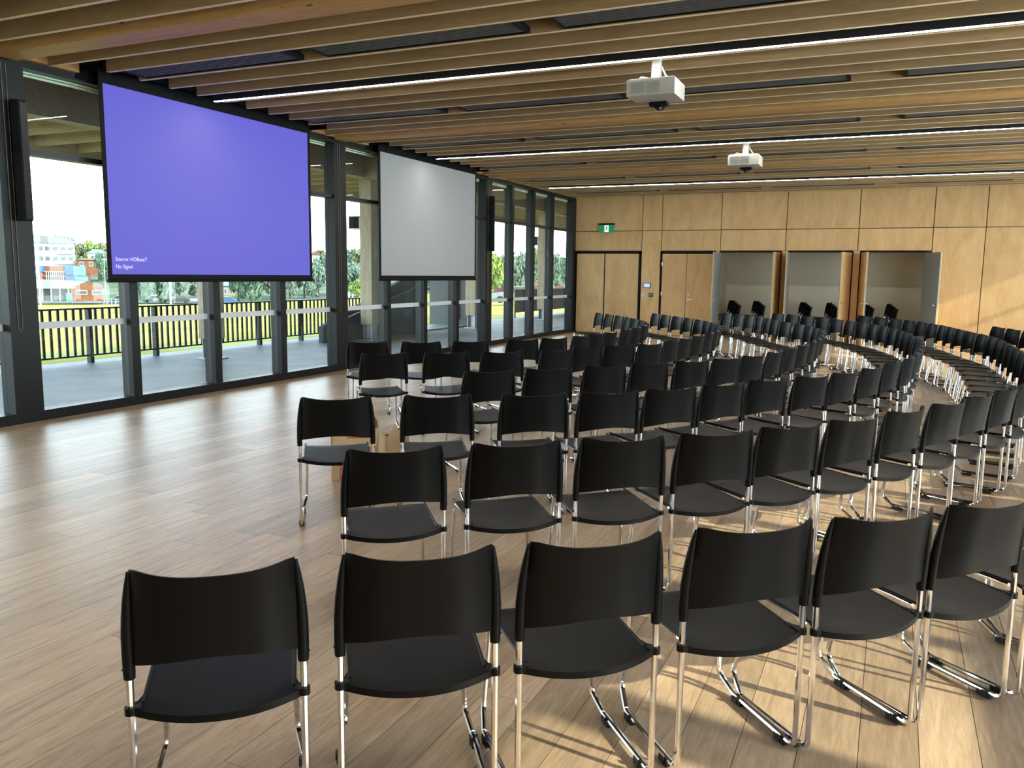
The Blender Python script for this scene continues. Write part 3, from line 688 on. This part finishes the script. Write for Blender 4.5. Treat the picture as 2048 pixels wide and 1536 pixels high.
# ---------------------------------------------------------------- projectors
def projector(loc_, label):
    e = empty('projector', loc_, 0, label=label, cat='projector', group='ceiling projectors')
    b = MB(); X, Yd, Z = .24, .21, .155
    b.extr([(-X,-Yd,0), (X-.0,-Yd,0), (X,Yd,0), (-X+.10,Yd,0), (-X,Yd-.1,0)], (0,0,Z)); b.build('body', M['white'], e)
    MB().box(-X+.02, X-.02, -Yd+.02, Yd-.02, Z, Z+.012).build('top_cover', M['white'], e)
    for s0, s1 in ((-.20,-.06), (-.04,.09)):
        for k in range(6): MB().box(s0, s1, -Yd-.003, -Yd, .03+k*.019, .036+k*.019).build('louvre_slot', M['white_d'], e)
    for k in range(3): MB().cyl((-.05+.07*k, .02, -.004), (-.05+.07*k, .02, 0), .012, 10).build('foot', M['white_d'], e)
    lz = MB().cyl((-.02,Yd-.06,.02), (-.02,Yd+.05,.01), .075, 18).build('lens_housing', M['black'], e); MB().cyl((-.02,Yd+.045,.01), (-.02,Yd+.085,.0), .045, 18).build('lens', M['lens'], lz)
    MB().sphere((-.02,Yd-.02,-.045), .035, 14, 8).build('lens_dome', M['lens'], lz); MB().box(-.10, .08, Yd-.09, Yd+.02, -.035, .0).build('lens_shroud', M['black'], lz)
    MB().bbox(-.045, .045, -.045, .045, Z+.03, ZB+.3-loc_[2], .015).build('ceiling_pole', M['white'], e)
    br = MB().box(-.08, .08, -.06, .06, Z+.012, Z+.03); br.tube([(-.16,-.1,Z+.01), (-.13,-.1,Z+.045), (0,0,Z+.03)], .008, 6); br.tube([(.14,.1,Z+.01), (.12,.1,Z+.045), (0,0,Z+.03)], .008, 6); br.build('mount_bracket', M['white'], e)
    MB().tube(fillet([(.045,0,Z+.16), (.10,-.02,Z+.06), (.15,-.05,Z+.01)], [.03]), .009, 6).build('cable', M['white'], e)
    return e
projector((6.10, 8.38, 3.395), 'white ceiling projector nearest the camera, under the first light')
projector((6.08, 13.98, 3.405), 'white ceiling projector farther back, under the second light')

# ---------------------------------------------------------------- column loudspeakers and blind cords on the posts
for y, lb in ((5.82, 'slim black column speaker on the near window post'), (16.85, 'slim black column speaker on the far window post')):
    e = empty('column_speaker', (.14, y, 2.13), math.radians(18), label=lb, cat='loudspeaker', group='column speakers')
    MB().bbox(-.05, .06, -.06, .06, 0, 1.21, .012).build('cabinet', M['black'], e); MB().box(.06, .064, -.05, .05, .02, 1.19).build('grille', M['alu'], e)
    MB().box(-.09, -.05, -.02, .02, .3, .34).box(-.09, -.05, -.02, .02, .85, .89).build('wall_bracket', M['black'], e)
cordm = mat('cord_beige', (.20,.17,.12), .7)
for y, lb in ((5.72, 'beige blind cord loop on the near window post'), (11.30, 'beige blind cord loop on the post between the screens'), (16.80, 'beige blind cord loop on the far window post')):
    e = empty('blind_cord', (.066, y, .98), label=lb, cat='blind cord', group='blind cords')
    for dy in (0, .05): MB().tube([(0,dy,.05), (.004,dy,1.3), (0,dy,2.72)], .0032, 6).build('cord', cordm, e)
    MB().tube([(0,0,.05), (0,.012,.01), (0,.025,0), (0,.038,.01), (0,.05,.05)], .0032, 6).build('cord_end', cordm, e)

# ---------------------------------------------------------------- wall devices
e = empty('exit_sign', (.985, YF-.05, 2.83), label='green running-man exit sign above the first doors', cat='exit sign')
MB().box(-.215, .215, -.02, .02, -.01, .19).build('sign_face', M['sign_g'], e); MB().box(-.225, .225, -.035, .045, .19, .235).build('sign_body', M['black'], e)
MB().box(-.055, .065, -.023, -.02, 0, .175).build('pictogram_field', M['sign_w'], e)
rm_ = MB()
def bar(p, q, wd):
    p, q = Vector((p[0], 0, p[1])), Vector((q[0], 0, q[1])); d = (q-p).normalized(); s_ = Vector((-d.z, 0, d.x))*wd/2
    rm_.extr([p-s_, q-s_, q+s_, p+s_], (0,-.002,0))
for a, b, wd in (((.012,.135),(-.002,.085),.03), ((-.002,.09),(.03,.06),.018), ((.03,.06),(.022,.02),.016), ((-.005,.088),(-.02,.05),.018), ((-.02,.05),(-.045,.035),.015), ((.012,.13),(.04,.105),.012), ((.01,.13),(-.02,.125),.012), ((-.02,.125),(-.032,.10),.011)): bar(a, b, wd)
rm_.cyl((.02,0,.153), (.02,-.002,.153), .015, 12)
r_ = rm_.build('running_figure', M['sign_g'], e); r_.location = (0,-.023,0)
e = empty('touch_panel', (2.185, YF-.012, 1.36), label='lit touch panel on the plywood between the two double doors', cat='control panel')
MB().box(-.10, .10, -.01, .012, -.065, .065).build('bezel', M['black'], e); MB().box(-.085, .085, -.012, -.01, -.05, .05).build('display', M['panel_lit'], e)
e = empty('wall_switch', (2.06, YF-.006, 1.12), label='steel switch plate under the lit touch panel at left', cat='switch', group='wall switches')
MB().box(-.038, .038, -.006, .006, -.06, .06).build('plate', M['steel'], e); MB().box(-.012, .012, -.012, -.006, -.02, .02).build('rocker', M['white'], e)
e = empty('door_release', (2.30, YF-.01, 1.10), label='green emergency door release under the lit touch panel at right', cat='switch', group='wall switches')
MB().box(-.055, .055, -.03, .01, -.055, .055).build('case', mat('release_green', (.01,.07,.035), .5), e); MB().box(-.035, .035, -.034, -.03, -.012, .03).build('window', M['white_d'], e)
e = empty('power_outlet', (2.13, YF-.006, .30), label='black power outlet low on the plywood wall between the doors', cat='outlet')
MB().box(-.06, .06, -.006, .006, -.045, .045).build('plate', M['black'], e)
for x in (-.025, .025): MB().cyl((x,-.006,0), (x,-.011,0), .018, 12).build('socket', M['alu'], e)

# ---------------------------------------------------------------- cardboard boxes
def carton(x, y, rz, sx_, sy_, h, label, tall_flap):
    e = empty('cardboard_box', (x, y, 0), rz, label=label, cat='box', group='cardboard boxes'); t = .005
    b = MB().box(-sx_, sx_, -sy_, -sy_+t, 0, h).box(-sx_, sx_, sy_-t, sy_, 0, h).box(-sx_, -sx_+t, -sy_+t, sy_-t, 0, h).box(sx_-t, sx_, -sy_+t, sy_-t, 0, h).box(-sx_, sx_, -sy_, sy_, 0, t)
    b.build('carton', M['card'], e)
    f = MB()
    if tall_flap:
        f.extr([(-sx_,-sy_,h), (sx_,-sy_,h), (sx_-.02,-sy_-.14,h-.12), (-sx_+.02,-sy_-.14,h-.12)], (0,.004,0)).build('flap', M['card'], e)
        MB().extr([(sx_,-sy_,h), (sx_,sy_,h), (sx_-.03,sy_-.04,h+.22), (sx_-.03,-sy_+.02,h+.22)], (.004,0,0)).build('flap', M['card'], e)
        MB().extr([(-sx_,-sy_,h), (-sx_,sy_,h), (-sx_-.07,sy_-.02,h+.2), (-sx_-.07,-sy_+.02,h+.2)], (-.004,0,0)).build('flap', M['card'], e)
        MB().extr([(-sx_,sy_,h), (sx_,sy_,h), (sx_-.10,sy_-.02,h+.18), (-sx_+.02,sy_+.02,h+.20)], (0,.004,0)).build('flap', M['card'], e)
    else:
        MB().box(-sx_, sx_, -.02, sy_, h, h+.005).build('flap', M['card'], e)
        MB().extr([(-sx_*.95,-sy_,h), (sx_*.2,-sy_,h), (-sx_*.2,-sy_+.02,h+.10)], (0,.004,0)).build('flap', M['card'], e)
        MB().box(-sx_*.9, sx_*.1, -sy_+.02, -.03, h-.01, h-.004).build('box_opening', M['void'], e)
        MB().box(.02, .05, -sy_+.0, sy_, h+.0051, h+.007).build('red_tape', M['red'], e)
    t_ = inst('printed_text', text_mesh('LOAD OUT' if tall_flap else 'FRAGILE', .048 if tall_flap else .04, 'printed_text', M['red'], .0008), e, (0, -sy_-.001, 0), label='red printed lettering')
    t_.rotation_euler = (math.pi/2, -math.pi/2, 0)
    t_.location = (-sx_+.075, -sy_-.001, .20) if tall_flap else (sx_*.45, -sy_-.001, h-.01)
    t_.rotation_euler = (math.pi/2, math.pi/2, 0)
    if tall_flap: MB().box(-sx_+.064, -sx_+.071, -sy_-.0012, -sy_-.0002, 0.005, .20).build('red_stripe', M['red'], e); MB().box(-.06, .10, -sy_-.075, -sy_-.07, h-.07, h-.055).build('red_stripe', M['red'], e)
    return e
carton(4.506, 5.449, math.radians(35), .185, .15, .42, 'open cardboard box with red lettering behind the third-row end chair', True)
carton(4.645, 5.81, math.radians(58), .10, .085, .30, 'smaller cardboard box with red tape between two chairs', False)

# ---------------------------------------------------------------- chairs
def chair_meshes():
    R = {}
    # seat
    nu, nv = 15, 11; A, B = [], []
    for i in range(nu):
        u = -1+2*i/(nu-1); ca, cb = [], []
        for j in range(nv):
            v = (j/(nv-1))**1.25 if j < nv-1 else 1.0
            hw = .207+.005*v + .040*max(0, 1-v/.075)
            yr = -.066*(1-abs(u)**2.2)+.006; yf = .448-.030*abs(u)**5
            x = u*hw; y = yr+(yf-yr)*v
            z = .446+.012*v-.020*(1-u*u)*(1-.35*v)-.014*max(0, (v-.86)/.14)**2
            th = .009+.013*max(0, 1-v/.08)
            ca.append((x, y, z)); cb.append((x, y, z-th))
        A.append(ca); B.append(cb)
    s = MB().shell(A, B)
    for sg in (-1, 1):
        s.tube([(sg*.231,0,.4245), (sg*.231,0,.4465)], .0168, 14); s.box(sg*.205, sg*.231, -.012, .015, .426, .446)
        s.tube([(sg*.203,.02,.4415), (sg*.207,.22,.4475), (sg*.210,.425,.452)], .0065, 6)
    R['seat'] = s.mesh('seat', M['plastic'])
    # backrest: curved shell between two sleeves
    nu, nv = 21, 11; A, B = [], []
    def ye(z): return -.034*max(0, min(1, (z-.53)/.31))**1.75
    for i in range(nu):
        u = -1+2*i/(nu-1); ca, cb = [], []
        for j in range(nv):
            v = j/(nv-1)
            zb = .557+.030*(1-abs(u)**2.0); zt = .826+.018*abs(u)**2.2-.005*max(0, (abs(u)-.92)/.08)**2
            z = zb+(zt-zb)*v
            hwx = .224-.012*v**1.5
            bul = .070*(1-abs(u)**3.0)*(.92+.08*v)
            y = ye(z)-bul; ca.append((u*hwx, y, z)); cb.append((u*hwx, y-.006, z))
        A.append(ca); B.append(cb)
    b = MB().shell(A, B)
    for sg in (-1, 1):
        path = [(sg*.2305,0,.518), (sg*.2305,0,.535)]+[(sg*(.2305-.017*max(0,(z-.62)/.225)**1.6), ye(z)-.001, z) for z in (.58,.64,.70,.75,.79,.830)]
        b.tube(path, [.0155,.0165,.0168,.0165,.0150,.0125,.0095,.005], 10)
        b.sphere((sg*.247,-.002,.545), .003, 6, 4)
    R['backrest'] = b.mesh('backrest', M['plastic'], 50)
    # sled frames
    for sg, nm in ((-1, 'frame_l'), (1, 'frame_r')):
        p = fillet([(sg*.231,0,.60), (sg*.231,0,.0205), (sg*.231,.385,.0205), (sg*.212,.468,.078), (sg*.200,.425,.448), (sg*.186,.10,.437)], [.036,.05,.045,.03], 6)
        R[nm] = MB().tube(p, .0105, 8).mesh('sled_frame', M['chrome'])
    g1 = MB().bbox(-.0145, .0145, .045, .105, 0, .022, .004); g1.box(-.018,-.0145,.06,.078,.004,.030); R['glide_r'] = g1.mesh('glide', M['rubber'])
    g2 = MB().bbox(-.0145, .0145, .318, .380, 0, .022, .004); g2.box(-.018,-.0145,.338,.358,.004,.030); R['glide_f'] = g2.mesh('glide', M['rubber'])
    R['crossbar'] = MB().tube([(-.196,.33,.439), (.196,.33,.439)], .008, 8).mesh('crossbar', M['chrome'])
    return R
CM = chair_meshes()
def make_chair():
    e = empty('stacking_chair')
    inst('seat', CM['seat'], e, (0,0,.013)); inst('backrest', CM['backrest'], e, (0,0,.023))
    for sg, nm in ((-1, 'frame_l'), (1, 'frame_r')):
        f = inst('sled_frame', CM[nm], e, label='chrome sled frame')
        inst('glide', CM['glide_r'], f, (sg*.231,0,0)); inst('glide', CM['glide_f'], f, (sg*.231,0,0))
    inst('crossbar', CM['crossbar'], e)
    return e
proto = make_chair(); used = [False]
def place(x, y, rz, z, label, group):
    o = proto if not used[0] else copy_tree(proto); used[0] = True
    o.location = (x, y, z); o.rotation_euler = (0, 0, rz); tag(o, label, 'chair', group); return o
# rows: measured top-of-back positions from the near end round to the far end
ROWS = {
 'F': ([(2.93,7.93),(3.45,8.26),(3.88,8.67),(4.3,9.25),(4.54,9.69),(4.69,10.27),(4.76,10.67),(4.81,11.1),(4.84,11.75)], [(4.82,12.5),(4.70,13.3),(4.45,14.0)], [(4.07,14.68),(3.73,15.25),(3.3,15.81),(2.89,16.32)]),
 'E': ([(3.83,6.9),(4.31,7.32),(4.77,7.67),(5.17,8.19),(5.35,8.66),(5.58,9.1),(5.83,9.5),(5.93,10.09),(5.98,10.59)], [(6.05,11.5),(6.02,12.4),(5.86,13.4)], [(5.55,14.29),(5.28,14.9),(5.02,15.32),(4.66,15.85),(4.34,16.28),(3.95,16.83)]),
 'D': ([(5.4,6.09),(5.76,6.51),(6.12,6.95),(6.40,7.40),(6.7,7.81),(6.94,8.25),(7.12,8.70),(7.26,9.25)], [(7.42,10.2),(7.50,11.2),(7.50,12.2),(7.42,13.2),(7.25,14.0)], [(7.03,14.63),(6.77,15.11),(6.51,15.6),(6.25,16.3),(5.97,16.9),(5.74,17.3),(5.47,17.75),(5.17,18.15)]),
 'C': ([(5.19,4.29),(5.71,4.69),(6.25,5.05),(6.66,5.41),(6.99,5.82),(7.28,6.25),(7.54,6.7),(7.83,7.13),(8.05,7.56),(8.25,8.08),(8.41,8.65),(8.56,9.27)], [(8.66,10.3),(8.71,11.2),(8.71,12.1)], [(8.62,12.9),(8.49,14.0),(8.26,14.95),(8.06,15.6),(7.83,16.15),(7.53,16.78),(7.21,17.33),(6.87,17.83),(6.5,18.3),(6.15,18.75)]),
 'B': ([(6.36,3.16),(6.8,3.54),(7.22,3.9),(7.61,4.27),(7.93,4.66),(8.23,5.09),(8.5,5.58),(8.76,6.06),(8.96,6.52)], [(9.17,7.0),(9.36,7.5),(9.50,8.2),(9.61,9.0),(9.67,9.8)], [(9.69,10.6),(9.70,12.1),(9.66,13.1),(9.58,13.7),(9.48,14.15),(9.38,14.7),(9.27,15.3),(9.17,15.87),(9.02,16.45),(8.84,17.05),(8.59,17.6),(8.26,18.25),(7.88,18.79)]),
 'A': ([(6.75,1.64),(7.19,2.0),(7.61,2.34),(8.03,2.71),(8.41,3.04),(8.76,3.4)], [(9.1,3.8),(9.42,4.25),(9.9,5.1),(10.3,6.2),(10.55,7.6),(10.7,9.0),(10.75,10.5),(10.75,12.0),(10.62,13.5),(10.4,14.6)], [(10.2,15.3),(10.02,15.91)])}
RN = dict(A='nearest curved row', B='second curved row from the camera', C='third curved row from the camera', D='fourth curved row from the camera', E='fifth curved row from the camera', F='innermost curved row')
def crom(P, n=24):
    P = [Vector(p) for p in P]; Q = [P[0]*2-P[1]]+P+[P[-1]*2-P[-2]]; o = []
    for i in range(1, len(Q)-2):
        p0, p1, p2, p3 = Q[i-1:i+3]
        d1 = max(1e-4, (p1-p0).length**.5); d2 = max(1e-4, (p2-p1).length**.5); d3 = max(1e-4, (p3-p2).length**.5)
        m1 = ((p1-p0)/d1-(p2-p0)/(d1+d2)+(p2-p1)/d2)*d2; m2 = ((p2-p1)/d2-(p3-p1)/(d2+d3)+(p3-p2)/d3)*d2
        for k in range(n):
            t = k/n; o.append((2*t**3-3*t*t+1)*p1+(t**3-2*t*t+t)*m1+(-2*t**3+3*t*t)*p2+(t**3-t*t)*m2)
    o.append(P[-1]); return o
for k in 'ABCDEF':
    near, turn, far = ROWS[k]
    curve = crom(near+turn+far)
    def tangent(p, span=.45):
        i = min(range(len(curve)), key=lambda q: (curve[q]-p).length); a = b = i
        while a > 0 and (curve[a]-curve[i]).length < span: a -= 1
        while b < len(curve)-1 and (curve[b]-curve[i]).length < span: b += 1
        return (curve[b]-curve[a]).normalized()
    i0 = (len(near)-1)*24; seg = curve[i0:]
    cum = [0.0]
    for a, b in zip(seg, seg[1:]): cum.append(cum[-1]+(b-a).length)
    nn = round(cum[-1]/.555); pts = [Vector(p) for p in near]
    for j in range(1, nn+1):
        s_ = cum[-1]*j/nn; q = min(range(len(cum)), key=lambda q: abs(cum[q]-s_)); pts.append(seg[q])
    for j, p in enumerate(pts):
        t = tangent(p); f = Vector((-t.y, t.x)); jit = math.radians(random.uniform(-2.2, 2.2))
        o = p-(p-CAM.to_2d())*.0075+f*.032
        place(o.x, o.y, math.atan2(f.y, f.x)-math.pi/2+jit, 0, 'black chair, %s from the near end of the %s' % (ORD[j+1], RN[k]), 'chairs of the '+RN[k])
# stacked chairs in the storage cupboards
stk = [(4.44,23.25,'first cupboard at left'), (5.08,23.3,'first cupboard at right'), (6.28,23.3,'middle cupboard at left'), (6.94,23.25,'middle cupboard at right'), (7.80,23.35,'last cupboard at left'), (8.36,23.3,'last cupboard at right')]
for x, y, nm in stk:
    for j in range(4):
        place(x+.06-.055*j, y, math.pi/2+math.radians(-8), .042*j, 'black chair in the stack in the %s, %s from the floor' % (nm, ['lowest, first','second','third','topmost, fourth'][j]), 'stacked chairs in the cupboards')
